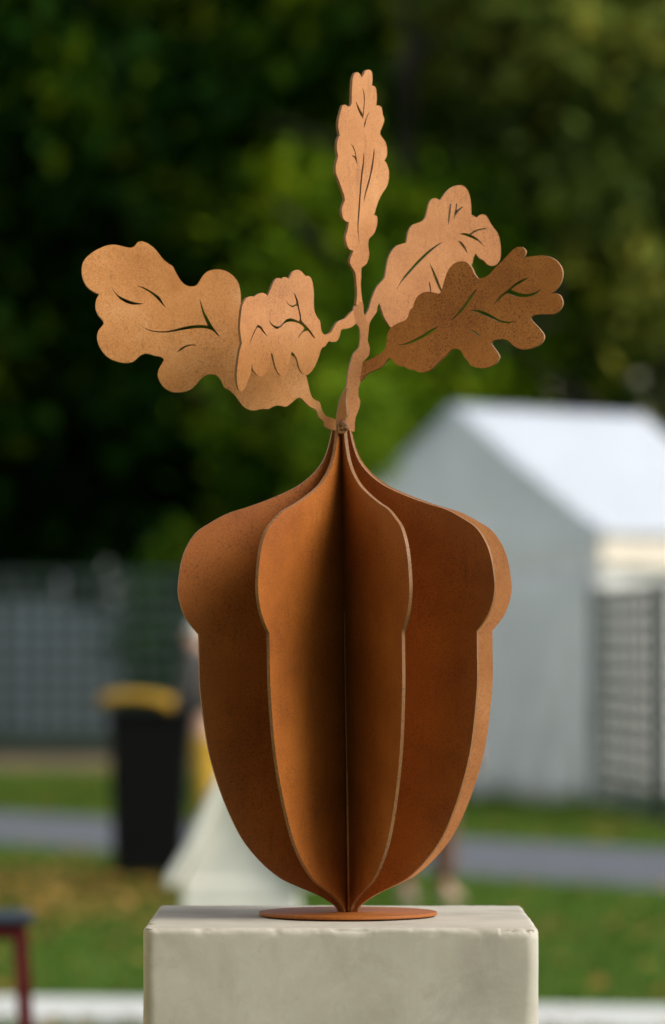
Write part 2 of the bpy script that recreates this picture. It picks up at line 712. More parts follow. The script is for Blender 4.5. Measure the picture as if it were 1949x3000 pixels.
def fin_surf(phi, bow):
    d = Vector((math.sin(R(phi)), -math.cos(R(phi)), 0))
    n = Vector((math.cos(R(phi)), math.sin(R(phi)), 0))

    def s(u, v):
        p = d * (u / 1000) + Vector((0, 0, v / 1000)) + n * (bow * math.sin(v / 1000 * 3.3) * u / 220 + T / 2)
        return Rl @ p
    return s


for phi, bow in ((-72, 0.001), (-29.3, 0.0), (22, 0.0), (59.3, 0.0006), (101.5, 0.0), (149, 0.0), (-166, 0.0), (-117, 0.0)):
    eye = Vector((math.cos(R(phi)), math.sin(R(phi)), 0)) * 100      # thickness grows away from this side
    o = plate('fin', fin_poly, [], fin_surf(phi, bow), T, root, grid=30, step=6, front_mat=RUST if phi == 101.5 else RUST_FIN, eye=eye)  # right rear fin: the light on it is put into a paler rust


# --- leaves ---------------------------------------------------------------
def leaf_surf(px0, py0, d0, yaw, pitch, extra=None):
    ty, tp = math.tan(R(yaw)), math.tan(R(pitch))

    def s(px, py):
        q = ty * (px - px0) + tp * (py0 - py)
        if extra:
            q += extra(px - px0, py - py0)
        return at(px, py, d0 + M * q) - BASE
    return s


STEM_Y = AXIS_Y - 0.004
stem_s = leaf_surf(1040, 1150, STEM_Y, 20, 0)


def stem_depth(px, py):
    return STEM_Y + M * math.tan(R(20)) * (px - 1040)


# main stem
stem_out = [(1064, 890), (1066, 913), (1070, 926), (1072, 935), (1080.7, 948), (1079, 983), (1077.8, 1000), (1083.6, 1018), (1080.7, 1041), (1067.6, 1058),
            (1078, 1066), (1076, 1080), (1062, 1108), (1052, 1133), (1050.5, 1161), (1055.7, 1172), (1053, 1195), (1043, 1221), (1040, 1242), (1040, 1264, 1),
            (986, 1264, 1), (988, 1226), (992, 1195), (1001, 1161), (1014, 1137), (1017, 1122), (1021, 1088), (1028, 1061), (1037, 1035), (1051.6, 1018), (1056, 983),
            (1053, 962), (1043, 948), (1030, 952), (1022, 945), (1030, 925), (1040, 892), (1046, 880)]
plate('stem', stem_out, [], stem_s, T, root, grid=20)
rib_out = crop(850, 1050, 3.865, [(645, 335), (585, 425), (550, 560), (532, 690), (522, 850, 1), (600, 850, 1), (625, 680), (640, 640), (632, 480), (636, 380)])
plate('stem_rib', rib_out, [], leaf_surf(1000, 1240, AXIS_Y - 0.016, -38, 0), T, root, grid=0)

# leaf 1: the broad one on the left
l1 = crop(230, 690, 6.184, [(378, 1065, 1), (250, 1000), (150, 910), (85, 780), (62, 640), (85, 490), (160, 385), (270, 295), (400, 225), (520, 180), (640, 165), (760, 185), (870, 212), (970, 218), (1030, 180), (1070, 125), (1140, 105), (1230, 130), (1330, 190), (1420, 280)]) + \
    [(480, 761)] + crop(450, 760, 5.153, [(230, 65), (290, 105), (330, 180), (380, 270), (440, 350), (510, 398), (580, 408), (650, 390), (700, 320), (750, 240), (830, 175), (950, 150), (1080, 170), (1200, 245), (1280, 350), (1312, 480), (1320, 640)]) + \
    [(704, 925), (712, 955), (735, 968), (760, 985), (800, 1012), (850, 1038), (885, 1067), (897, 1099), (906, 1137), (914, 1163), (924, 1172), (937, 1178), (944, 1201), (955.6, 1218.6), (979, 1227), (990, 1238), (992, 1262, 1), (970, 1258), (952.7, 1249), (950, 1236), (935, 1221.5), (928, 1202.6), (906, 1189.5), (891.6, 1175), (880, 1165), (872.6, 1165.6), (859.5, 1176), (839, 1191), (818.8, 1188), (804, 1189.5), (786.8, 1198), (766.4, 1198), (743, 1202.6), (719.8, 1195), (703, 1177), (690.6, 1160)] + \
    crop(450, 760, 5.153, [(1150, 1975), (1070, 1930), (1030, 1840), (990, 1780), (930, 1742), (860, 1732), (780, 1755), (710, 1810), (650, 1880), (560, 1960), (460, 1998), (370, 2005), (270, 1995), (160, 1930), (90, 1830), (65, 1730), (90, 1640), (160, 1520, 1), (150, 1490, 1), (80, 1460)]) + \
    crop(230, 690, 6.184, [(1400, 2180), (1260, 2140), (1150, 2155), (1070, 2220), (1000, 2280), (900, 2307), (790, 2300), (640, 2260), (510, 2180), (420, 2070), (360, 1950), (340, 1830), (365, 1720), (430, 1640), (462, 1580), (430, 1520), (370, 1450), (322, 1350), (312, 1260), (325, 1160)])
l1h = [crop(230, 690, 6.184, [(612, 945, 1), (650, 1010), (730, 1085), (850, 1145), (980, 1195), (1100, 1222), (1195, 1232, 1), (1120, 1247), (980, 1250), (860, 1215), (760, 1155), (690, 1080), (640, 1010)]),
       [(399.8, 835.5, 1), (417.6, 840.4), (438.6, 850), (456.4, 861.4), (468.4, 870.6), (475, 882), (486.9, 902.6, 1), (473, 889), (459.7, 874.5), (450, 865.5), (440, 858), (420.8, 846)],
       [(410.3, 952, 1), (424, 960), (440, 966.5), (456.4, 969.5), (469.4, 970.6), (488.8, 969.6), (514, 964.7), (541, 957), (566.4, 952.7), (589.7, 952), (609, 954, 1), (601.4, 936.6), (593.6, 917.2), (588.8, 895.8), (585.3, 874.5, 1), (590.7, 888), (597.5, 909.4), (609, 930.8), (620.8, 952), (634.4, 971.5), (645, 986.7, 1), (636.3, 981.2), (624.7, 969.6), (611, 963.8), (589.7, 961.4), (566.4, 962.4), (541, 965.7), (514, 970.6), (488.8, 974), (469.4, 974), (448, 971.5), (432, 966)],
       [(516, 1033, 1), (531.5, 1019), (547, 1011.3), (560.6, 1009), (574.2, 1010, 1), (574.2, 1012.3, 1), (558.7, 1012.6), (545, 1017), (531.5, 1026)]]


def bend1(dx, dy):
    return 14 * math.sin(dx / 150.0) + 10 * math.sin(dy / 120.0 + 0.6)


plate('leaf', l1, l1h, leaf_surf(988, 1245, AXIS_Y + 0.012, 7, 10, bend1), T, root, front_mat=RUST_GOLD)

# leaf 2: small foreshortened leaf left of the stem
l2 = crop(680, 780, 5.521, [(1490, 1105), (1450, 1050), (1435, 960), (1425, 890), (1370, 810), (1335, 720), (1325, 600), (1325, 450), (1315, 330), (1290, 220), (1250, 160), (1190, 155), (1165, 130), (1120, 80), (1080, 60), (1020, 65), (970, 100), (940, 160), (918, 205, 1), (880, 180), (830, 178), (800, 212, 1), (770, 190), (730, 190), (690, 230), (650, 310), (615, 400), (577, 482, 1), (540, 445), (490, 430), (430, 445), (380, 480), (355, 492, 1), (300, 487), (240, 510), (200, 560), (165, 650), (148, 760), (135, 900), (133, 1020), (145, 1140), (162, 1250, 1), (135, 1340), (110, 1470), (90, 1620), (78, 1760), (85, 1880), (110, 1990), (135, 2025), (180, 2010), (230, 1930), (270, 1820), (308, 1700), (325, 1560, 1), (333, 1640), (350, 1690), (400, 1750), (450, 1785), (500, 1772), (560, 1710), (605, 1610), (625, 1500), (634, 1390, 1), (655, 1420), (680, 1520), (710, 1640), (760, 1740), (820, 1788), (870, 1770), (910, 1680), (930, 1560), (955, 1420), (970, 1385, 1), (1010, 1420), (1060, 1520), (1090, 1640), (1140, 1730), (1195, 1762), (1260, 1730), (1340, 1620), (1400, 1480), (1440, 1350), (1470, 1310), (1510, 1295)]) + \
    [(963, 1000), (973, 1001.7), (987.6, 999), (996, 983), (1000.7, 966), (1016.7, 962.5), (1031, 958), (1044, 946, 1), (1040, 905, 1), (1028, 916), (1011, 933.4), (993.4, 940.6), (981.8, 953.7), (970, 974), (958, 980)]
l2h = [crop(680, 780, 5.521, [(993, 415, 1), (1040, 490), (1070, 570), (1090, 680), (1115, 800), (1127, 880), (1210, 970), (1290, 1070), (1350, 1172, 1), (1310, 1145), (1240, 1058), (1222, 1045, 1), (1170, 1055), (1110, 1110), (1070, 1180, 1), (1085, 1120), (1130, 1060), (1170, 1008, 1), (1150, 972, 1), (1080, 925), (1000, 900), (920, 897), (850, 925), (795, 980), (740, 1020, 1), (680, 992), (630, 940), (592, 865, 1), (650, 935), (700, 965), (740, 975), (790, 955), (840, 895), (900, 850), (960, 843), (1030, 865), (1085, 890, 1), (1095, 840), (1075, 720), (1055, 640, 1), (1030, 640), (990, 665), (940, 645), (900, 605), (868, 550, 1), (910, 600), (950, 632), (1000, 632), (1040, 605, 1), (1035, 550), (1015, 480)]),
       crop(680, 780, 5.521, [(278, 1285, 1), (300, 1200), (340, 1090), (385, 1000), (415, 943, 1), (470, 975), (520, 1050), (572, 1135, 1), (500, 1065), (450, 1005), (415, 985, 1), (380, 1040), (330, 1150), (300, 1220)])]


def bend2(dx, dy):
    return 9 * math.sin(dx / 60.0) * min(1, abs(dx) / 120) + (0.0016 * max(0, dy - 20) ** 2)


plate('leaf', l2, l2h, leaf_surf(1044, 930, stem_depth(1044, 930) + 0.001, 40, 6, bend2), T, root, grid=18)

# leaf 3: tall one on top of the stem
l3 = crop(960, 190, 7.44, [(750, 285, 1), (790, 210), (830, 130), (880, 105), (930, 112), (965, 160), (980, 260), (978, 360), (968, 455, 1), (1010, 455), (1045, 490), (1065, 590), (1075, 700), (1070, 800), (1060, 880, 1), (1110, 885), (1165, 910), (1190, 970), (1205, 1080), (1235, 1170), (1230, 1250), (1195, 1340), (1155, 1440), (1150, 1520), (1200, 1590), (1260, 1680), (1290, 1780), (1300, 1900), (1285, 2010), (1240, 2085, 1), (1290, 2150), (1325, 2260)]) + \
    crop(960, 490, 7.44, [(1340, 110), (1325, 320), (1280, 440), (1200, 560), (1130, 690), (1070, 850), (1015, 1045, 1), (1060, 1050), (1083, 1090), (1085, 1200), (1060, 1330), (1010, 1450), (950, 1510), (905, 1560), (888, 1650), (890, 1750), (908, 1870), (890, 2000), (850, 2100), (800, 2150), (750, 2180), (735, 2230), (735, 2380)]) + \
    [(1057.5, 837), (1061, 875), (1064, 893, 1), (1044, 893, 1), (1047, 860), (1045, 830)] + \
    crop(960, 490, 7.44, [(620, 2380), (590, 2270), (530, 2170), (490, 2080), (500, 1990), (545, 1880), (565, 1815, 1), (480, 1790), (430, 1700), (405, 1600), (400, 1500), (430, 1400), (455, 1290), (468, 1200, 1), (390, 1170), (340, 1100), (315, 1000), (310, 910), (340, 820), (383, 715, 1), (360, 600), (310, 460), (250, 290), (190, 140)]) + \
    crop(960, 190, 7.44, [(180, 2300), (180, 2230), (190, 2150), (235, 1990, 1), (215, 1900), (205, 1780), (215, 1660), (245, 1570), (270, 1530, 1), (250, 1450), (235, 1330), (245, 1200), (275, 1060), (310, 930), (345, 870), (390, 870), (440, 905), (500, 905, 1), (525, 820), (530, 650), (540, 420), (555, 280), (590, 190), (630, 160), (670, 165), (710, 210)])
l3h = [crop(960, 190, 7.44, [(755, 485, 1), (795, 590), (812, 720), (806, 880), (792, 1030), (775, 1180, 1), (715, 1090), (655, 950), (610, 785, 1), (670, 890), (725, 1000), (765, 1075, 1), (780, 950), (791, 800), (784, 640)]),
       crop(960, 190, 7.44, [(925, 1010, 1), (870, 1090), (825, 1200), (793, 1310), (797, 1385, 1), (825, 1290), (850, 1180), (890, 1080)]),
       crop(960, 190, 7.44, [(500, 1715, 1), (560, 1775), (603, 1870), (628, 2000), (650, 2175, 1), (620, 2100), (585, 2030), (530, 1985, 1), (540, 1970), (590, 1990), (605, 2000, 1), (590, 1900), (550, 1800)]),
       [(1065.8, 445.4, 1), (1067.3, 458.8), (1066, 485.7), (1064.3, 498), (1060.3, 534), (1056.3, 586.8), (1053.6, 624.4), (1050.4, 664.7), (1052.7, 717, 1), (1048.7, 678), (1047.6, 658), (1049.2, 624.4), (1051.8, 586.8), (1055.8, 534), (1060, 494), (1062.8, 479), (1064.6, 458.8)],
       [(1095.8, 432, 1), (1097.3, 445), (1095.3, 472), (1092.3, 492), (1089, 507.5), (1081, 541), (1073, 566.6), (1066, 595, 1), (1067.5, 576), (1074, 547.8), (1083, 514), (1087, 492), (1092, 465.5), (1094.2, 448)]]
plate('leaf', l3, l3h, leaf_surf(1054, 870, stem_depth(1054, 870) + 0.0006, 46, 2, lambda dx, dy: 6 * math.sin(dy / 170.0)), T, root, grid=16)

# leaf 4: behind, on the right
l4 = [(1062, 945, 1), (1071, 924.6), (1081.5, 903.6), (1090, 874), (1104.7, 840.5)] + crop(1100, 530, 3.865, [(100, 1105), (115, 1050), (130, 960), (150, 870), (190, 790), (240, 735), (300, 712), (350, 700, 1), (360, 640), (380, 560), (420, 500), (480, 475), (530, 455), (565, 415), (590, 330), (610, 250), (640, 205), (680, 195), (735, 220, 1), (770, 165), (830, 95), (890, 58), (950, 48), (1000, 58), (1040, 100), (1070, 170), (1083, 260), (1088, 385, 1), (1110, 390), (1145, 415), (1185, 385), (1220, 378), (1260, 400), (1300, 470), (1340, 530), (1385, 590), (1410, 670), (1422, 780), (1415, 880), (1380, 940), (1330, 962), (1270, 945), (1230, 900), (1195, 885), (1165, 860), (1135, 820, 1), (1110, 870), (1100, 930), (1060, 1010), (980, 1130), (900, 1250), (800, 1350), (600, 1500), (400, 1600), (300, 1645), (185, 1662), (140, 1610), (100, 1540), (70, 1450), (42, 1380, 1), (20, 1440)]) + \
    [(1104.7, 912), (1084, 945), (1080, 975, 1), (1062, 975, 1)]
l4h = [crop(1100, 530, 3.865, [(765, 690, 1), (700, 720), (600, 790), (500, 880), (400, 990), (310, 1100), (235, 1240, 1), (290, 1155), (370, 1065), (470, 955), (570, 855), (670, 765)]),
       crop(1100, 530, 3.865, [(845, 255, 1), (857, 260, 1), (852, 340), (837, 460), (822, 500, 1), (826, 400)]),
       crop(1100, 530, 3.865, [(913, 255, 1), (927, 260, 1), (920, 335, 1), (983, 288, 1), (988, 300, 1), (924, 368), (885, 445, 1), (895, 380), (906, 320)]),
       crop(1100, 530, 3.865, [(945, 600, 1), (1000, 590), (1068, 600, 1), (1130, 558), (1250, 530, 1), (1250, 542, 1), (1150, 568), (1085, 607, 1), (1160, 655), (1240, 745, 1), (1150, 675), (1060, 635), (1000, 612)]),
       crop(1100, 530, 3.865, [(930, 675, 1), (980, 695), (1022, 755), (1047, 825, 1), (1008, 775), (968, 718)]),
       crop(1100, 530, 3.865, [(613, 925, 1), (683, 1055), (755, 1240, 1), (735, 1255, 1), (668, 1095)]),
       crop(1100, 530, 3.865, [(603, 1140, 1), (617, 1150), (634, 1250, 1), (620, 1250, 1)])]


def bend4(dx, dy):
    return 10 * math.sin(dx / 110.0)


plate('leaf', l4, l4h, leaf_surf(1071, 950, stem_depth(1071, 950) + 0.004, 24, 4, bend4), T, root)

# leaf 5: in front, on the right
l5 = [(1052, 1075, 1), (1058, 1061), (1075, 1057), (1104.7, 1042), (1125.7, 1025.5), (1131.6, 1010.5), (1135.5, 979.4), (1141, 966), (1153, 954), (1170.5, 944.5), (1186, 938.7), (1194.7, 929), (1198.6, 915.4), (1202.5, 906.7), (1210, 900), (1215, 882.4), (1224.8, 866.9), (1240, 857), (1259.7, 854.3), (1275, 858), (1287, 860), (1292.7, 853.3), (1298.5, 834), (1306, 808.7), (1316, 787), (1331.5, 771.8), (1349, 765.6), (1364.5, 767), (1376, 775.7), (1385, 791), (1391, 804.8), (1400, 814.5), (1405, 815.5), (1418.8, 812.6), (1432.4, 804.8), (1449.9, 785.4), (1471, 766), (1484.8, 750.5), (1500, 734), (1514, 724.8), (1527.5, 723.3), (1536, 729), (1540, 737), (1536, 750.5), (1528.5, 758.2, 1), (1541, 753.4), (1564, 750), (1589.6, 748), (1612, 753.4), (1632, 766), (1645, 785.4), (1648, 804.8), (1644, 824), (1634, 841.7), (1619, 857), (1608, 860.7, 1), (1628.4, 859.5), (1640, 865), (1647, 878.5), (1648, 892), (1640, 907.6), (1627, 918.3), (1609, 920.3), (1574, 920.8), (1560.5, 925), (1554, 931), (1559, 940.6), (1576, 958), (1589, 973.6), (1594, 985), (1591, 997), (1580, 1010.5), (1561, 1019), (1539, 1023.5), (1519.7, 1021), (1502, 1010.5), (1490.6, 998.9), (1477, 993.4), (1457.6, 994.6), (1443, 998.9), (1438.5, 1004.7), (1444, 1014.4), (1455.6, 1030), (1462, 1041.5), (1461, 1051), (1452, 1064.8), (1433, 1074.5), (1409, 1078.4), (1380, 1070.7), (1372, 1059), (1358.7, 1043.5), (1351, 1028), (1341, 1022), (1329.6, 1021), (1318, 1028), (1306, 1041.5), (1288.8, 1057), (1271, 1074.5), (1255.8, 1086), (1236.4, 1091), (1221, 1088), (1211, 1083), (1197.6, 1081.3), (1184, 1073.6), (1168.5, 1071.6), (1156.9, 1063), (1147, 1051), (1141, 1049), (1131.6, 1057), (1121, 1072), (1103.6, 1082), (1077.7, 1094), (1058, 1117, 1), (1046, 1105, 1)]
l5h = [crop(1120, 700, 5.153, [(210, 1605, 1), (330, 1580), (450, 1530), (600, 1450), (730, 1370), (840, 1325, 1), (780, 1390), (690, 1450), (580, 1510), (450, 1570), (330, 1600)]),
       crop(1120, 700, 5.153, [(1030, 1235, 1), (1100, 1160), (1180, 1060), (1270, 930), (1350, 830), (1440, 740, 1), (1382, 845), (1302, 965), (1214, 1085), (1145, 1155)]),
       crop(1380, 700, 5.153, [(-15, 1075, 1), (80, 1070), (170, 1085), (290, 1140), (390, 1200), (480, 1235), (560, 1250), (695, 1238, 1), (600, 1265), (500, 1270), (400, 1240), (300, 1195), (180, 1145), (80, 1103)]),
       crop(1120, 700, 5.153, [(1300, 1366, 1), (1380, 1385), (1440, 1425), (1512, 1497, 1), (1440, 1453), (1370, 1404)]),
       crop(1380, 700, 5.153, [(338, 1000, 1), (400, 900), (480, 820), (560, 760), (650, 680), (760, 615), (878, 577, 1), (790, 640), (690, 700), (605, 765, 1), (680, 800), (780, 828), (880, 828), (980, 795), (1062, 752, 1), (1000, 820), (910, 862), (800, 878), (690, 870), (600, 840), (545, 820, 1), (480, 865), (412, 935)])]


def bend5(dx, dy):
    return 8 * math.sin(dx / 130.0) - 6 * math.sin(dy / 90.0)


plate('leaf', l5, l5h, leaf_surf(1056, 1085, stem_depth(1056, 1085) + 0.0012, -25, 2, bend5), T, root, front_mat=RUST_DEEP)

# weld bead where the plates meet
mb = MB()
for k in range(9):
    a = k * 0.9
    c = at(1008 + 12 * math.cos(a) * (k % 3) / 2 - 2, 1246 + 9 * math.sin(a), AXIS_Y - 0.016) - BASE
    mb.lathe([(0.0006, c.z - 0.0042), (0.0034, c.z - 0.003), (0.0046, c.z), (0.0034, c.z + 0.003), (0.0006, c.z + 0.0042)], 8, c.x, c.y)
WELD = rust_material('rust_weld', (0.07, 0.03, 0.014), (0.15, 0.065, 0.024), (0.26, 0.12, 0.045), (0.05, 0.025, 0.015), 0.9, 0.6)
mb.build('weld', WELD, root, True)
# added golden bar near the axis, standing in for the lit slit between fins
mb = MB()
mb.tube([Rl @ Vector((0.0012, -0.011, 0.008)), Rl @ Vector((0.0012, -0.011, 0.19)), Rl @ Vector((0.0008, -0.010, 0.192)), Rl @ Vector((0.0004, -0.010, 0.40))], [0.0017, 0.0017, 0.0008, 0.0006], 8)
mb.build('slit_light_rod', RUST_GOLD, root, True)

# ------------------------------------------------------------------ marquee tent


def canvas(name, col, trans):
    m = plain(name, col, 0.6, 0.05, 2.0, spec=.2)
    nt = m.node_tree
    b_ = [n for n in nt.nodes if n.type == 'BSDF_PRINCIPLED'][0]
    out = [n for n in nt.nodes if n.type == 'OUTPUT_MATERIAL'][0]
    tr = nt.nodes.new('ShaderNodeBsdfTranslucent')
    nt.links.new(b_.inputs['Base Color'].links[0].from_socket, tr.inputs['Color'])
    mx = nt.nodes.new('ShaderNodeMixShader')
    mx.inputs['Fac'].default_value = trans
    nt.links.new(b_.outputs[0], mx.inputs[1])
    nt.links.new(tr.outputs[0], mx.inputs[2])
    nt.links.new(mx.outputs[0], out.inputs['Surface'])
    return m


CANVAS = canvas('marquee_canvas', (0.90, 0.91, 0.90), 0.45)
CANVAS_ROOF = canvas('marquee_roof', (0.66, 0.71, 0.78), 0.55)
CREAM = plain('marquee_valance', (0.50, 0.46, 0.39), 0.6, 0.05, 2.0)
ALU = plain('tent_pole', (0.55, 0.56, 0.57), 0.35, 0.05, 8)
def build_tent(TA, UD, VD, TW, TL, EAVE, RIDGE, label, MWALL, MROOF, MVAL):
    tent = empty('marquee', TA + UD * TW / 2 + VD * TL / 2)
    tag(tent, label, 'tent')
    t0 = tent.location


    def tp(u, v, z, off=Vector((0, 0, 0))):
        return TA + UD * u + VD * v + Vector((0, 0, z)) - t0


    ov = 0.10
    sl = (RIDGE - EAVE) / (TW / 2)
    # roof sags slightly between ridge and eave
    for side in (0, 1):
        V_, F_ = [], []
        nu, nv = 12, 16
        for i in range(nu + 1):
            t = i / nu
            for j in range(nv + 1):
                s = j / nv
                u = (TW / 2) * (1 - t) - ov * t
                if side:
                    u = TW - u
                z = RIDGE + (EAVE - ov * sl - RIDGE) * t - 0.05 * math.sin(math.pi * t) * (0.6 + 0.4 * math.sin(math.pi * s * 3) ** 2)
                V_.append(tp(u, -0.06 + (TL + 0.12) * s, z))
        for i in range(nu):
            for j in range(nv):
                a = i * (nv + 1) + j
                F_.append((a, a + 1, a + nv + 2, a + nv + 1))
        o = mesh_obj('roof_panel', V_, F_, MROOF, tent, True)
        sm = o.modifiers.new('solid', 'SOLIDIFY')
        sm.thickness = 0.012
    for v in (0.0, TL):
        V_ = [tp(0.02, v, EAVE), tp(TW - 0.02, v, EAVE), tp(TW / 2, v, RIDGE - 0.04)]
        V_ += [p_ + VD * 0.01 for p_ in V_]
        mesh_obj('gable_panel', V_, [(0, 1, 2), (5, 4, 3), (0, 3, 4, 1), (1, 4, 5, 2), (2, 5, 3, 0)], MWALL, tent)


    def cloth(name, p0, du, length, ztop, zbot, outn, amp, waves, mat, skew=0.0, hem=0.0, n=90, m=10):
        V_, F_ = [], []
        for i in range(n + 1):
            s = i / n
            for j in range(m + 1):
                t = j / m
                w = amp * (0.25 + 0.75 * t) * (math.sin((s + skew * t) * waves * 2 * math.pi) + 0.5 * math.sin((s - skew * t) * waves * 5.1 + 1.7))
                z = ztop + (zbot + hem * math.sin(s * 9 + 1) - ztop) * t
                V_.append(p0 + du * (length * s) + outn * w + Vector((0, 0, z)))
        for i in range(n):
            for j in range(m):
                a = i * (m + 1) + j
                F_.append((a, a + m + 1, a + m + 2, a + 1))
        o = mesh_obj(name, V_, F_, mat, tent, True)
        sm = o.modifiers.new('solid', 'SOLIDIFY')
        sm.thickness = 0.004
        return o


    cloth('side_curtain', tp(0.05, 0.10, 0), UD, TW / 2 - 0.06, 2.09, 0.06, VD, 0.06, 5, MWALL, 0.45, 0.03)
    cloth('side_curtain', tp(TW / 2 + 0.01, 0.10, 0), UD, TW / 2 - 0.06, 2.09, 0.06, VD, 0.06, 5, MWALL, 0.4, 0.03)
    cloth('side_curtain', tp(0.07, 0.05, 0), VD, TL - 0.1, EAVE - 0.02, 0.05, UD, 0.03, 6, MWALL, 0.1, 0.02)
    cloth('side_curtain', tp(TW - 0.07, 0.05, 0), VD, TL - 0.1, EAVE - 0.02, 0.05, UD, 0.03, 6, MWALL, 0.1, 0.02)
    cloth('side_curtain', tp(0.05, TL - 0.07, 0), UD, TW - 0.1, EAVE - 0.02, 0.05, VD, 0.03, 8, MWALL, 0.1, 0.02)
    cloth('valance', tp(0, -0.03, 0), UD, TW, EAVE + 0.01, EAVE - 0.27, VD, 0.006, 9, MWALL, 0, 0.012)
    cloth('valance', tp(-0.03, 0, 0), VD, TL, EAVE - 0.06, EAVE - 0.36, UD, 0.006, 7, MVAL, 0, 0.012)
    for u in (0.02, TW - 0.02):
        for v in (0.02, TL - 0.02):
            q = tp(u, v, 0)
            MB().box((q.x - 0.03, q.y - 0.03, 0), (q.x + 0.03, q.y + 0.03, EAVE - 0.01)).build('post', ALU, tent)
    return tent


s2 = math.sqrt(0.5)
build_tent(Vector((gx(1752, 39.4), 39.4, 0)), Vector((-s2, s2, 0)), Vector((s2, s2, 0)), 3.42, 2.5, 2.45, 3.56,
           'small white marquee with pitched roof and closed side curtains behind the acorn', CANVAS, CANVAS_ROOF, CREAM)
BOUNCE_CANVAS = canvas('bounce_cream', (0.84, 0.70, 0.46), 0.15)  # unseen tent added to bounce warm light onto the left-facing steel
build_tent(Vector((-2.7, 1.8, 0)), Vector((0, 1, 0)), Vector((-1, 0, 0)), 6.5, 3.4, 2.6, 3.9,
           'added cream marquee outside the left of the frame, unseen, bouncing warm light', BOUNCE_CANVAS, BOUNCE_CANVAS, BOUNCE_CANVAS)

# ------------------------------------------------------------------ mesh fences
FENCE = plain('fence_paint', (0.012, 0.028, 0.022), 0.5, 0.2, 6)


def fence(name, a, b, z0, z1, dv, dh, wire, post_step, label, base=None):
    a, b = Vector(a), Vector(b)
    L = (b - a).length
    d = (b - a) / L
    r = empty(name, a)
    tag(r, label, 'fence')
    mat = Matrix(((d.x, -d.y, 0, 0), (d.y, d.x, 0, 0), (0, 0, 1, 0), (0, 0, 0, 1)))
    npan = max(1, int(round(L / post_step)))
    ps = L / npan
    for k in range(npan):
        mb = MB()
        x0 = k * ps + 0.03
        x1 = (k + 1) * ps - 0.03
        nv_ = int((x1 - x0) / dv)
        for i in range(nv_ + 1):
            x = x0 + (x1 - x0) * i / nv_
            mb.box((x - wire / 2, -wire / 2, z0), (x + wire / 2, wire / 2, z1), mat)
        nh_ = int((z1 - z0) / dh)
        for j in range(nh_ + 1):
            z = z0 + (z1 - z0) * j / nh_
            mb.box((x0, -wire * 0.9, z - wire / 2), (x1, -wire / 2 - 0.001, z + wire / 2), mat)
        mb.build('mesh_panel', FENCE, r)
    for k in range(npan + 1):
        MB().box((k * ps - 0.03, -0.03, 0), (k * ps + 0.03, 0.03, z1 + 0.05), mat).build('post', FENCE, r)
    if base:
        MB().box((0, -0.12, 0), (L, 0.12, base), mat).build('base_wall', plain('dark_base', (0.012, 0.022, 0.014), 0.9, 0.3, 3), r)
    return r


fence('mesh_fence', (-19.0, 57.6, 0), (0.8, 57.0, 0), 0.33, 2.30, 0.215, 0.215, 0.06, 2.58,
      'dark green mesh fence on a low wall behind the black bin', 0.30)
fence('mesh_fence', (gx(1936, 35.3), 35.3, 0), (gx(2600, 34.6), 34.6, 0), 0.10, 1.88, 0.13, 0.13, 0.06, 1.0,
      'dark green mesh fence turning off past the right edge of the picture')
fence('mesh_fence', (gx(1742, 38.9), 38.9, 0), (gx(1928, 35.4), 35.4, 0), 0.10, 1.88, 0.45, 0.13, 0.05, 3.6,
      'dark green mesh fence panel standing before the marquee side')

# pale hoarding behind the left fence
HOARD = plain('hoarding_paint', (0.21, 0.25, 0.27), 0.6, 0.1, 0.8)
h = empty('hoarding', (-9, 63, 0))
tag(h, 'long pale grey hoarding behind the left mesh fence', 'wall')
for i in range(12):
    x = -11.8 + i * 1.7
    MB().box((x, 0, 0.05), (x + 1.68, 0.05, 1.92 + 0.1 * (i % 2))).build('panel', HOARD, h)
    MB().box((x - 0.05, 0.06, 0), (x + 0.05, 0.14, 2.4)).build('post', ALU, h)

# ------------------------------------------------------------------ trees
def leaves_mesh(name, centers, radii, per, size, mat, tint_fn):
    n = len(centers)
    tot = n * per
    cid = np.repeat(np.arange(n), per)
    off = rng.normal(0, 0.5, (tot, 3)) * radii[cid][:, None]
    off[:, 2] *= 0.7
    pos = centers[cid] + off
    nrm = rng.normal(0, 1, (tot, 3))
    nrm[:, 2] += 0.5
    nrm /= np.linalg.norm(nrm, axis=1)[:, None]
    ref = rng.normal(0, 1, (tot, 3))
    u = np.cross(nrm, ref)
    u /= np.linalg.norm(u, axis=1)[:, None]
    w = np.cross(nrm, u)
    sz = size * rng.uniform(0.6, 1.3, tot)[:, None]
    a = pos + u * sz
    b = pos + w * sz * 0.55 - nrm * sz * 0.12
    c = pos - u * sz
    d = pos - w * sz * 0.55 - nrm * sz * 0.12
    V_ = np.stack([a, b, c, d], 1).reshape(-1, 3)
    me = bpy.data.meshes.new(name)
    me.vertices.add(tot * 4)
    me.vertices.foreach_set('co', V_.astype(np.float32).ravel())
    me.loops.add(tot * 4)
    me.loops.foreach_set('vertex_index', np.arange(tot * 4, dtype=np.int32))
    me.polygons.add(tot)
    me.polygons.foreach_set('loop_start', (np.arange(tot) * 4).astype(np.int32))
    me.polygons.foreach_set('loop_total', np.full(tot, 4, dtype=np.int32))
    me.update(calc_edges=True)
    at_ = me.attributes.new('tint', 'FLOAT', 'FACE')
    at_.data.foreach_set('value', np.clip(tint_fn(n)[cid] + rng.normal(0, 0.13, tot), 0, 1).astype(np.float32))
    me.materials.append(mat)
    return me


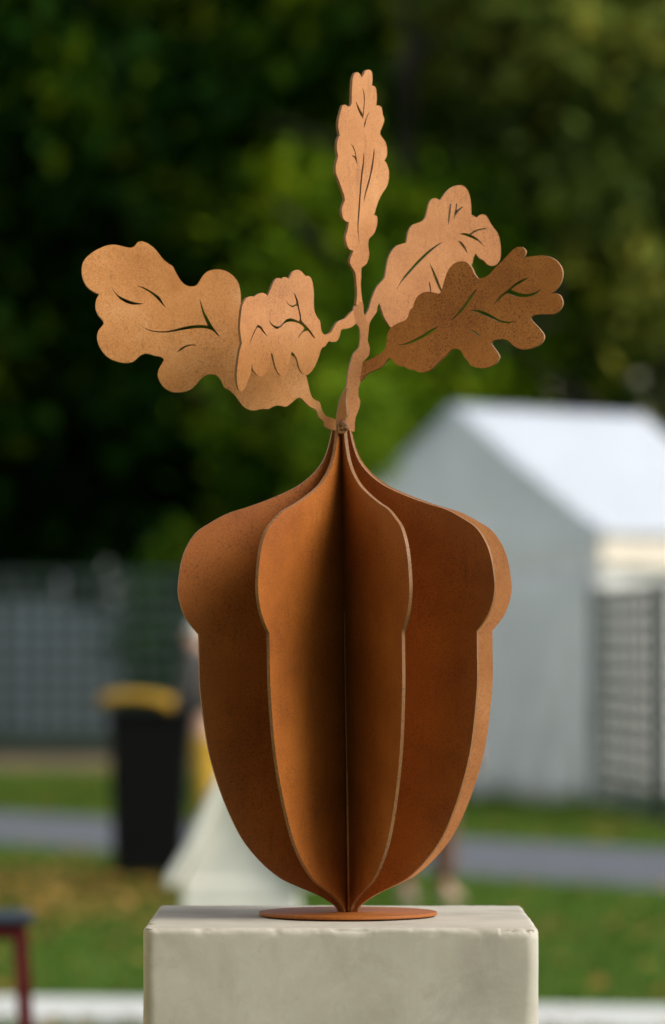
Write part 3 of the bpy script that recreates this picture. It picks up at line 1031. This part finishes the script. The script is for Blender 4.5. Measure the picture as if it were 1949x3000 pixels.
def crown_mesh(name, rx, ry, rz_, zc, nclus, per, size, mat, lo, hi, bright):
    dirs = rng.normal(0, 1, (nclus, 3))
    dirs /= np.linalg.norm(dirs, axis=1)[:, None]
    rad = rng.uniform(0.35, 1.0, nclus) ** 0.5
    rad *= 1 + 0.16 * np.sin(dirs[:, 0] * 5 + 1) * np.cos(dirs[:, 2] * 4 + dirs[:, 1] * 3)
    cen = dirs * rad[:, None] * np.array([rx, ry, rz_]) + np.array([0, 0, zc])
    r = rng.uniform(0.5, 1.15, nclus)

    def tint(n):
        t = rng.uniform(lo, hi, n)
        k = rng.random(n) < bright
        t[k] = rng.uniform(0.75, 1.0, k.sum())
        return t
    return leaves_mesh(name, cen, r, per, size, mat, tint)


def trunk_mesh(name, hgt, r0):
    mb = MB()
    pts = [Vector((0.12 * math.sin(i * 1.3), 0.12 * math.cos(i * 1.7), hgt * i / 7)) for i in range(8)]
    pts[0] = Vector((0, 0, -0.1))
    mb.tube(pts, [r0 * (1.25 if i == 0 else 1 - i / 9.5) for i in range(8)], 10)
    for i in range(9):
        z = hgt * (0.22 + 0.075 * i)
        a = i * 2.4
        L = 3.2 * (1 - 0.05 * i)
        p0 = Vector((0, 0, z))
        p1 = p0 + Vector((math.cos(a) * L * .5, math.sin(a) * L * .5, L * 0.35))
        p2 = p0 + Vector((math.cos(a + .2) * L, math.sin(a + .2) * L, L * 0.55))
        mb.tube([p0, p1, p2], [r0 * .4, r0 * .25, r0 * .08], 6)
    me = bpy.data.meshes.new(name)
    me.from_pydata([tuple(v) for v in mb.v], [], mb.f)
    me.materials.append(BARK)
    me.polygons.foreach_set('use_smooth', [True] * len(me.polygons))
    return me


TRUNK = trunk_mesh('trunk', 11.0, 0.28)
CROWNS = {
    'dark': crown_mesh('crown', 4.3, 4.0, 6.2, 8.0, 420, 52, 0.20, FOL_DARK, 0.0, 0.6, 0.07),
    'dark2': crown_mesh('crown', 4.8, 4.3, 6.6, 8.1, 440, 52, 0.21, FOL_DARK, 0.0, 0.7, 0.11),
    'mid': crown_mesh('crown', 4.0, 4.0, 6.0, 8.0, 400, 52, 0.20, FOL_MID, 0.05, 0.75, 0.28),
    'bright': crown_mesh('crown', 1.9, 1.7, 2.4, 5.6, 120, 52, 0.15, FOL_BRIGHT, 0.1, 0.9, 0.25),
    'olive': crown_mesh('crown', 3.4, 3.2, 4.6, 6.3, 330, 52, 0.17, FOL_OLIVE, 0.1, 0.8, 0.14),
}


def tree(name, x, y, kind, label, sc=1.0, rz_=0.0, lift=0.0):
    r = empty(name, (x, y, 0), rz_)
    r.scale = (sc, sc, sc)
    tag(r, label, 'tree', 'trees beyond the lawn')
    for nm, me in (('trunk', TRUNK), ('crown', CROWNS[kind])):
        o = bpy.data.objects.new(nm, me)
        C.objects.link(o)
        o.parent = r
        if nm == 'crown':
            o.location.z = lift
    return r


tree('broadleaf_tree', -6.6, 66.5, 'dark', 'dark green tree rising above the fence at the left edge of the picture', 1.0, 0.4, 0.25)
tree('broadleaf_tree', -2.4, 67.5, 'dark2', 'dark green tree behind the broad left oak leaf of the sculpture', 1.05, 2.0, 0.2)
tree('broadleaf_tree', 1.3, 66.0, 'mid', 'brighter green tree behind the tall top leaf of the sculpture', 1.0, 4.1)
tree('broadleaf_tree', 4.6, 61.5, 'olive', 'olive toned tree above the marquee roof at right', 1.15, 1.2, 2.75)
tree('broadleaf_tree', 9.0, 70.0, 'mid', 'green tree behind the olive toned tree at the right edge', 1.05, 3.3)
fill = [(-11.5, 67, 'dark2'), (-16.5, 68, 'dark'), (-22, 66, 'mid'), (11.5, 67, 'dark'), (16.5, 66, 'mid'), (22, 68, 'dark2')]
for i, (x, y, k) in enumerate(fill):
    tree('broadleaf_tree', x, y, k, 'dark tree of the row outside the ' + ('left' if x < 0 else 'right') + ' of the picture', 1.0 + 0.05 * (i % 3), i * 1.1)
for i, x in enumerate((-24, -18.5, -13, -8.5, -4.2, -0.4, 12.5, 18, 23.5)):
    tree('broadleaf_tree', x, 75 + 1.5 * (i % 2), 'dark' if i % 2 else 'dark2', 'dark tree of the back row, hardly told from its neighbours', 1.25, i * 0.9 + 0.3)

for i, (x, y) in enumerate(((-2.2, -8.5), (2.4, -8))):  # unseen trees added to hold back light from the camera side
    tree('broadleaf_tree', x, y, 'dark' if i % 2 else 'dark2', 'added unseen tree behind the camera, screening the front light', 1.6, i * 1.7)
tree('broadleaf_tree', 0.9, 60.5, 'bright', 'small bright green tree behind the stem of the sculpture', 1.0, 0.5)
yt = tree('young_tree', gx(1035, 37.6), 37.6, 'bright', 'slim young tree with yellow green crown before the left slope of the marquee', 0.2, 0.9, 10.4)
for ch in yt.children:
    if ch.name.startswith('trunk'):
        ch.scale.z = 1.55
        ch.scale.x = ch.scale.y = 0.6
tree('broadleaf_tree', 2.6, 104, 'mid', 'tall tree far behind the pale building', 1.5, 1.0)
tree('broadleaf_tree', 9.5, 105, 'dark2', 'tall dark tree far behind the right end of the pale building', 1.5, 2.0)
FACADE = plain('stone_facade', (0.52, 0.48, 0.38), 0.8, 0.1, 0.7)
bl = empty('building', (7.0, 92, 0))
tag(bl, 'pale stone building glimpsed through the leaves above the marquee', 'building')
MB().box((-5.5, 0, 0), (8, 8, 8.2)).build('wall', FACADE, bl)
MB().hexa([(-5.8, -.3, 8.2), (8.3, -.3, 8.2), (8.3, 8.3, 8.2), (-5.8, 8.3, 8.2)], [(-3, 3.6, 10.6), (5.5, 3.6, 10.6), (5.5, 4.4, 10.6), (-3, 4.4, 10.6)]).build('roof', plain('slate', (.08, .085, .095), .6, .2, 2), bl)
WGL = plain('window_glass', (.03, .04, .05), .15, .1, 2)
for zz in (1.0, 4.6):
    for k in range(5):
        xx = -4.6 + k * 2.6
        MB().box((xx, -.03, zz), (xx + 1.1, .05, zz + 2.0)).build('window', WGL, bl)
# low shrubs beyond the fence
def shrub(x, y, sx, sz, mat, label, seed_b):
    cen = np.stack([rng.normal(0, sx * .5, 60), rng.normal(0, .4, 60), np.abs(rng.normal(sz * .5, sz * .3, 60))], 1)
    me = leaves_mesh('foliage', cen, rng.uniform(.25, .5, 60), 45, 0.09, mat, lambda n: np.where(rng.random(n) < seed_b, rng.uniform(.7, 1, n), rng.uniform(0, .6, n)))
    r = empty('shrub', (x, y, 0))
    tag(r, label, 'shrub')
    o = bpy.data.objects.new('foliage', me)
    C.objects.link(o)
    o.parent = r
    mb = MB()
    for k in range(5):
        a = k * 1.26
        mb.tube([(0, 0, 0), (0.3 * sx * math.cos(a), .2 * math.sin(a), sz * .5), (0.5 * sx * math.cos(a), .3 * math.sin(a), sz * .9)], [.03, .02, .008], 6)
    mb.build('branches', BARK, r)


shrub(gx(480, 60.5), 60.5, 0.5, 2.5, FOL_DARK, 'dark shrub behind the mesh fence just above the yellow bin lid', .05)

# ------------------------------------------------------------------ grass and fallen leaves
def scatter_tris(name, n, xr, yr, hgt, wid, mat, flat=False, dens=None):
    x = rng.uniform(*xr, n)
    y = rng.uniform(*yr, n)
    if dens is not None:
        keep = dens(x, y)
        x, y = x[keep], y[keep]
        n = len(x)
    a = rng.uniform(0, 2 * math.pi, n)
    hh = hgt * rng.uniform(0.5, 1.2, n)
    ww = wid * rng.uniform(0.6, 1.3, n)
    ca, sa = np.cos(a), np.sin(a)
    if flat:
        z = 0.02 + rng.uniform(0, 0.035, n)
        t1, t2 = rng.normal(0, .35, n), rng.normal(0, .35, n)
        P = []
        for du, dv in ((1, 0), (0, .6), (-1, 0), (0, -.6)):
            P.append(np.stack([x + ww * (du * ca - dv * sa), y + ww * (du * sa + dv * ca), z + ww * (du * t1 + dv * t2) * .5 + 0.01], 1))
        k = 4
    else:
        lean = rng.normal(0, .35, (n, 2)) * hh[:, None]
        P = [np.stack([x - ww * ca, y - ww * sa, np.zeros(n)], 1), np.stack([x + ww * ca, y + ww * sa, np.zeros(n)], 1),
             np.stack([x + lean[:, 0], y + lean[:, 1], hh], 1)]
        k = 3
    V_ = np.stack(P, 1).reshape(-1, 3)
    me = bpy.data.meshes.new(name)
    me.vertices.add(n * k)
    me.vertices.foreach_set('co', V_.astype(np.float32).ravel())
    me.loops.add(n * k)
    me.loops.foreach_set('vertex_index', np.arange(n * k, dtype=np.int32))
    me.polygons.add(n)
    me.polygons.foreach_set('loop_start', (np.arange(n) * k).astype(np.int32))
    me.polygons.foreach_set('loop_total', np.full(n, k, dtype=np.int32))
    me.update(calc_edges=True)
    t = me.attributes.new('tint', 'FLOAT', 'FACE')
    t.data.foreach_set('value', rng.random(n).astype(np.float32))
    me.materials.append(mat)
    o = bpy.data.objects.new(name, me)
    C.objects.link(o)
    return o


GRASS = foliage_material('grass_blade', (0.036, 0.088, 0.010), (0.078, 0.165, 0.018), (0.15, 0.18, 0.03), 0.3)


def off_path(x, y):
    yc = path_y(x)
    p_ = (y > yc - 3.1) & (y < yc + 2.7)
    w_ = (y > 16.85 - 0.2 * x) & (y < 18.05 - 0.2 * x)
    return ~(p_ | w_)


o = scatter_tris('grass', 260000, (-4.5, 4.5), (8, 50), 0.075, 0.006, GRASS, dens=off_path)
tag(o, 'short green grass blades of the lawn', 'grass', kind='stuff')
FALLEN = foliage_material('fallen_leaf', (0.10, 0.045, 0.012), (0.26, 0.15, 0.03), (0.36, 0.22, 0.05), 0.15)


def litter_density(x, y):
    k = np.array([noise.noise(Vector((a * .55 + 5, b * .28, 0))) for a, b in zip(x, y)])
    left = np.clip((-x - 0.2) / 1.2, 0, 1) * np.clip(1.3 - np.abs(y - 25.5) / 3.4, 0, 1)
    pr = 0.03 + 0.22 * np.clip(k, 0, 1) + 0.75 * left
    return (rng.random(len(x)) < pr) & off_path(x, y)


o = scatter_tris('fallen_leaves', 60000, (-4.5, 4.5), (14, 48), 0.1, 0.05, FALLEN, True, litter_density)
tag(o, 'yellow and brown fallen leaves scattered on the lawn', 'leaves', kind='stuff')

# ------------------------------------------------------------------ wheelie bin
BLACK = plain('bin_plastic', (0.003, 0.0035, 0.0035), 0.7, 0.1, 10, spec=0.08)
YEL = plain('bin_lid_yellow', (0.25, 0.145, 0.006), 0.7, 0.1, 8, spec=.2)
BD = 27.4
bx = gx(447, BD)
b = empty('wheelie_bin', (bx, BD, 0), 0.0)
tag(b, 'black wheeled bin with a yellow lid standing on the lawn', 'bin')
w0, w1, dep0, dep1 = 0.225, 0.245, 0.24, 0.28
MB().hexa([(-w0, -dep0, .06), (w0 * .8, -dep0, .06), (w0 * .8, dep0, .06), (-w0, dep0, .06)],
          [(-w1, -dep1, 1.02), (w1, -dep1, 1.02), (w1, dep1, 1.02), (-w1, dep1, 1.02)]).build('body', BLACK, b, bevel=.02)
MB().box((-w1 - .02, -dep1 - .02, 1.0), (w1 + .02, dep1 + .02, 1.045)).build('rim', BLACK, b, bevel=.012)
# lid, slightly open on the left, domed
V_, F_ = [], []
for i in range(9):
    for j in range(9):
        s, t = i / 8, j / 8
        z = 1.055 + 0.09 * (math.sin(math.pi * s) * .5 + math.sin(math.pi * t) * .5) ** .5 + 0.02 * (1 - s)
        V_.append((-.31 + .44 * s, -dep1 - .03 + (2 * dep1 + .05) * t, z))
for i in range(8):
    for j in range(8):
        a = i * 9 + j
        F_.append((a, a + 9, a + 10, a + 1))
lid = mesh_obj('lid', V_, F_, YEL, b, True)
sm = lid.modifiers.new('solid', 'SOLIDIFY')
sm.thickness = .03
MB().tube([(-.2, dep1 + .06, 1.0), (.2, dep1 + .06, 1.0)], .016, 10).build('handle', BLACK, b, True)
for sx in (-1, 1):
    MB().tube([(sx * .17, dep0 + .03, .10), (sx * .23, dep0 + .03, .10)], .10, 20).build('wheel', BLACK, b)

# ------------------------------------------------------------------ white house-shaped stone sculpture
STONE = plain('white_stone', (0.62, 0.63, 0.58), 0.8, 0.10, 7, 0.003)
HD = 16.0
hcx = gx(708, HD)
hs2 = empty('house_sculpture', (hcx, HD, 0))
tag(hs2, 'white stone house form with steep flared roof behind the acorn base', 'sculpture')
wz = 0.62
MB().box((-.205, -.18, 0), (.205, .18, wz)).build('wall', STONE, hs2, bevel=.012)
az = 1.145
V_ = [(-.20, -.165, wz), (.20, -.165, wz), (0, -.165, az - .08), (-.20, .165, wz), (.20, .165, wz), (0, .165, az - .08)]
mesh_obj('gable', V_, [(0, 1, 2), (5, 4, 3), (0, 2, 5, 3), (1, 4, 5, 2), (0, 3, 4, 1)], STONE, hs2)
for sx in (-1, 1):
    pr = [(0, az + .02), (.10, .945), (.19, .745), (.262, .63), (.262, .59), (.225, .60), (.15, .745), (.07, .905), (0, az - .07)]
    V_ = [(sx * x, -.24, z) for x, z in pr] + [(sx * x, .24, z) for x, z in pr]
    n = len(pr)
    F_ = [tuple(range(n))[::(1 if sx < 0 else -1)], tuple(range(n, 2 * n))[::(-1 if sx < 0 else 1)]]
    for i in range(n):
        j = (i + 1) % n
        q = (i, j, n + j, n + i)
        F_.append(q if sx > 0 else q[::-1])
    mesh_obj('roof_slope', V_, F_, STONE, hs2).modifiers.new('bevel', 'BEVEL').width = .012

# ------------------------------------------------------------------ red bar stool, lower left
REDM = plain('stool_red', (0.065, 0.003, 0.006), 0.5, 0.15, 9, spec=.2)
SEAT = plain('stool_seat', (0.018, 0.028, 0.042), 0.6, 0.1, 9, spec=.2)
SD_ = 12.0
s_ = empty('bar_stool', (gx(-62, SD_), SD_, 0), 0.10)
tag(s_, 'dark seated stool on red metal legs at the lower left edge', 'stool')
zt = 0.735
MB().box((-.145, -.145, zt - .022), (.145, .145, zt)).build('seat', SEAT, s_, bevel=.008)
MB().box((-.125, -.125, zt - .062), (.125, .125, zt - .023)).build('seat_frame', REDM, s_, bevel=.004)
for sx in (-1, 1):
    for sy in (-1, 1):
        MB().hexa([(sx * .150 - .017, sy * .150 - .017, 0), (sx * .150 + .017, sy * .150 - .017, 0), (sx * .150 + .017, sy * .150 + .017, 0), (sx * .150 - .017, sy * .150 + .017, 0)],
                  [(sx * .112 - .017, sy * .112 - .017, zt - .05), (sx * .112 + .017, sy * .112 - .017, zt - .05), (sx * .112 + .017, sy * .112 + .017, zt - .05), (sx * .112 - .017, sy * .112 + .017, zt - .05)]).build('leg', REDM, s_)
for k, (p0, p1) in enumerate((((-.14, -.14), (.14, -.14)), ((.14, -.14), (.14, .14)), ((.14, .14), (-.14, .14)), ((-.14, .14), (-.14, -.14)))):
    MB().tube([(p0[0], p0[1], .22), (p1[0], p1[1], .22)], .009, 8).build('footrest', REDM, s_, True)


# ------------------------------------------------------------------ people
def skin_mesh(name, joints, bones, mat, parent, sub=2, rootj=0):
    """joints: list of (x,y,z,radius); bones: index pairs; grown with a Skin modifier and baked"""
    me = bpy.data.meshes.new(name)
    me.from_pydata([j[:3] for j in joints], bones, [])
    o = bpy.data.objects.new(name, me)
    C.objects.link(o)
    sk = o.modifiers.new('skin', 'SKIN')
    sk.use_smooth_shade = True
    for i, j in enumerate(joints):
        rad = j[3] if isinstance(j[3], tuple) else (j[3], j[3])
        me.skin_vertices[0].data[i].radius = rad
        me.skin_vertices[0].data[i].use_root = (i == rootj)
    ss = o.modifiers.new('sub', 'SUBSURF')
    ss.levels = ss.render_levels = sub
    dg = bpy.context.evaluated_depsgraph_get()
    baked = bpy.data.meshes.new_from_object(o.evaluated_get(dg))
    C.objects.unlink(o)
    bpy.data.objects.remove(o)
    baked.materials.clear()
    baked.materials.append(mat)
    ob = bpy.data.objects.new(name, baked)
    C.objects.link(ob)
    ob.parent = parent
    return ob


SKINM = plain('skin', (0.42, 0.25, 0.17), 0.55, 0.06, 12)


def person(loc, rz_, H, label, jacket, trousers, shoes, hair, arm_l, arm_r, stride=0.07, coat=False, lean=0.0):
    """arm_*: (elbow, wrist) in person space; the person faces -Y"""
    r = empty('person', loc, rz_)
    tag(r, label, 'person')
    k = H / 1.70
    S = lambda x, y, z, rad: (x * k, (y - lean * max(0, z - .9)) * k, z * k, tuple(q * k for q in rad) if isinstance(rad, tuple) else rad * k)
    J = [S(0, 0, .94, (.135, .10)), S(0, 0, 1.12, (.125, .09)), S(0, .01, 1.32, (.15, .10)), S(0, .01, 1.42, (.10, .075)), S(0, -.005, 1.49, .052),
         S(0, -.02, 1.57, (.070, .082)), S(0, -.015, 1.65, (.068, .082))]
    B = [(0, 1), (1, 2), (2, 3), (3, 4), (4, 5), (5, 6)]
    # nose and chin
    J.append(S(0, -.105, 1.555, .013)); B.append((5, len(J) - 1))
    for sx, arm in ((-1, arm_l), (1, arm_r)):
        sh = len(J); J.append(S(sx * .185, .01, 1.385, .058)); B.append((3, sh))
        el = len(J); J.append(S(*arm[0], .043)); B.append((sh, el))
        wr = len(J); J.append(S(*arm[1], .027)); B.append((el, wr))
        d = (Vector(arm[1]) - Vector(arm[0])).normalized()
        side = Vector((1, 0, 0)) if abs(d.x) < .8 else Vector((0, 1, 0))
        side = (side - d * side.dot(d)).normalized()
        pal = Vector(arm[1]) + d * .055
        pm = len(J); J.append(S(*pal, (.036, .018))); B.append((wr, pm))
        for q, ln in ((-.030, .062), (-.010, .075), (.010, .072), (.030, .055)):
            a = pal + side * q + d * .03
            kn = a + d * ln * .5
            tip = kn + (d * .8 + Vector((0, 0, -.6)).normalized() * .5) * ln * .5
            i0 = len(J); J.append(S(*kn, .0085)); B.append((pm, i0))
            i1 = len(J); J.append(S(*tip, .007)); B.append((i0, i1))
        th = pal - side * .045 - d * .005
        i0 = len(J); J.append(S(*th, .010)); B.append((pm, i0))
        i1 = len(J); J.append(S(*(th + d * .035 - side * .008), .008)); B.append((i0, i1))
    for sx in (-1, 1):
        st = stride * sx
        hp = len(J); J.append(S(sx * .085, 0, .88, .085)); B.append((0, hp))
        kn = len(J); J.append(S(sx * .095, -.02 + st * .5, .49, .056)); B.append((hp, kn))
        an = len(J); J.append(S(sx * .10, .02 + st, .09, .038)); B.append((kn, an))
        to = len(J); J.append(S(sx * .11, -.13 + st, .035, .032)); B.append((an, to))
    skin_mesh('body', J, B, SKINM, r)
    # jacket
    Jk = [S(0, 0, .96 if not coat else .86, (.165, .125)), S(0, 0, 1.12, (.150, .112)), S(0, .01, 1.32, (.172, .120)), S(0, .01, 1.43, (.112, .090)), S(0, 0, 1.475, .066)]
    Bk = [(0, 1), (1, 2), (2, 3), (3, 4)]
    if coat:
        Jk.append(S(0, 0, .62, (.19, .15))); Bk.append((0, len(Jk) - 1))
    for sx, arm in ((-1, arm_l), (1, arm_r)):
        sh = len(Jk); Jk.append(S(sx * .19, .01, 1.385, .074)); Bk.append((3, sh))
        el = len(Jk); Jk.append(S(*arm[0], .060)); Bk.append((sh, el))
        w = Vector(arm[0]).lerp(Vector(arm[1]), .92)
        wr = len(Jk); Jk.append(S(*w, .043)); Bk.append((el, wr))
    skin_mesh('coat' if coat else 'jacket', Jk, Bk, jacket, r)
    # trousers
    Jt = [S(0, 0, .93, (.150, .115))]
    Bt = []
    for sx in (-1, 1):
        st = stride * sx
        a = len(Jt); Jt.append(S(sx * .09, 0, .82, .100)); Bt.append((0, a))
        c = len(Jt); Jt.append(S(sx * .097, -.02 + st * .5, .49, .078)); Bt.append((a, c))
        e = len(Jt); Jt.append(S(sx * .10, .02 + st, .12, .062)); Bt.append((c, e))
    skin_mesh('trousers', Jt, Bt, trousers, r)
    for sx in (-1, 1):
        st = stride * sx
        skin_mesh('shoe', [S(sx * .10, .045 + st, .045, (.045, .042)), S(sx * .105, -.04 + st, .042, (.046, .040)), S(sx * .112, -.15 + st, .035, (.040, .030))], [(0, 1), (1, 2)], shoes, r)
    skin_mesh('hair', [S(0, .035, 1.56, (.070, .055)), S(0, .02, 1.645, (.079, .086)), S(0, -.01, 1.70, (.060, .066))], [(0, 1), (1, 2)], hair, r)
    return r


CL_GREY = plain('cloth_grey', (0.040, 0.038, 0.036), 0.9, 0.15, 20)
CL_YEL = plain('cloth_mustard', (0.38, 0.23, 0.014), 0.85, 0.1, 20)
CL_BROWN = plain('cloth_brown', (0.055, 0.030, 0.018), 0.9, 0.15, 20)
CL_RUSSET = plain('cloth_russet', (0.085, 0.042, 0.022), 0.9, 0.15, 20)
HAIRW = plain('hair_white', (0.62, 0.61, 0.58), 0.7, 0.1, 40)
HAIRB = plain('hair_brown', (0.04, 0.025, 0.015), 0.7, 0.1, 40)
SH_W = plain('shoe_pale', (0.38, 0.29, 0.27), 0.6, 0.08, 20)
SH_D = plain('shoe_dark', (0.03, 0.03, 0.03), 0.6, 0.08, 20)
person((gx(612, 30.2), 30.2, 0), R(-108), 1.60, 'white haired person in grey jacket and mustard trousers standing beside the black bin',
       CL_GREY, CL_YEL, SH_D, HAIRW, ((-.20, -.16, 1.14), (-.15, -.40, 0.99)), ((.23, -.10, 1.12), (.18, -.34, 0.98)), lean=0.12)
person((gx(1248, 25.0), 25.0, 0), R(150), 1.66, 'person in dark brown coat and pale shoes half hidden behind the acorn',
       CL_BROWN, CL_RUSSET, SH_W, HAIRB, ((-.24, .0, 1.13), (-.22, -.12, .90)), ((.24, .0, 1.13), (.22, -.12, .90)), 0.05, True)
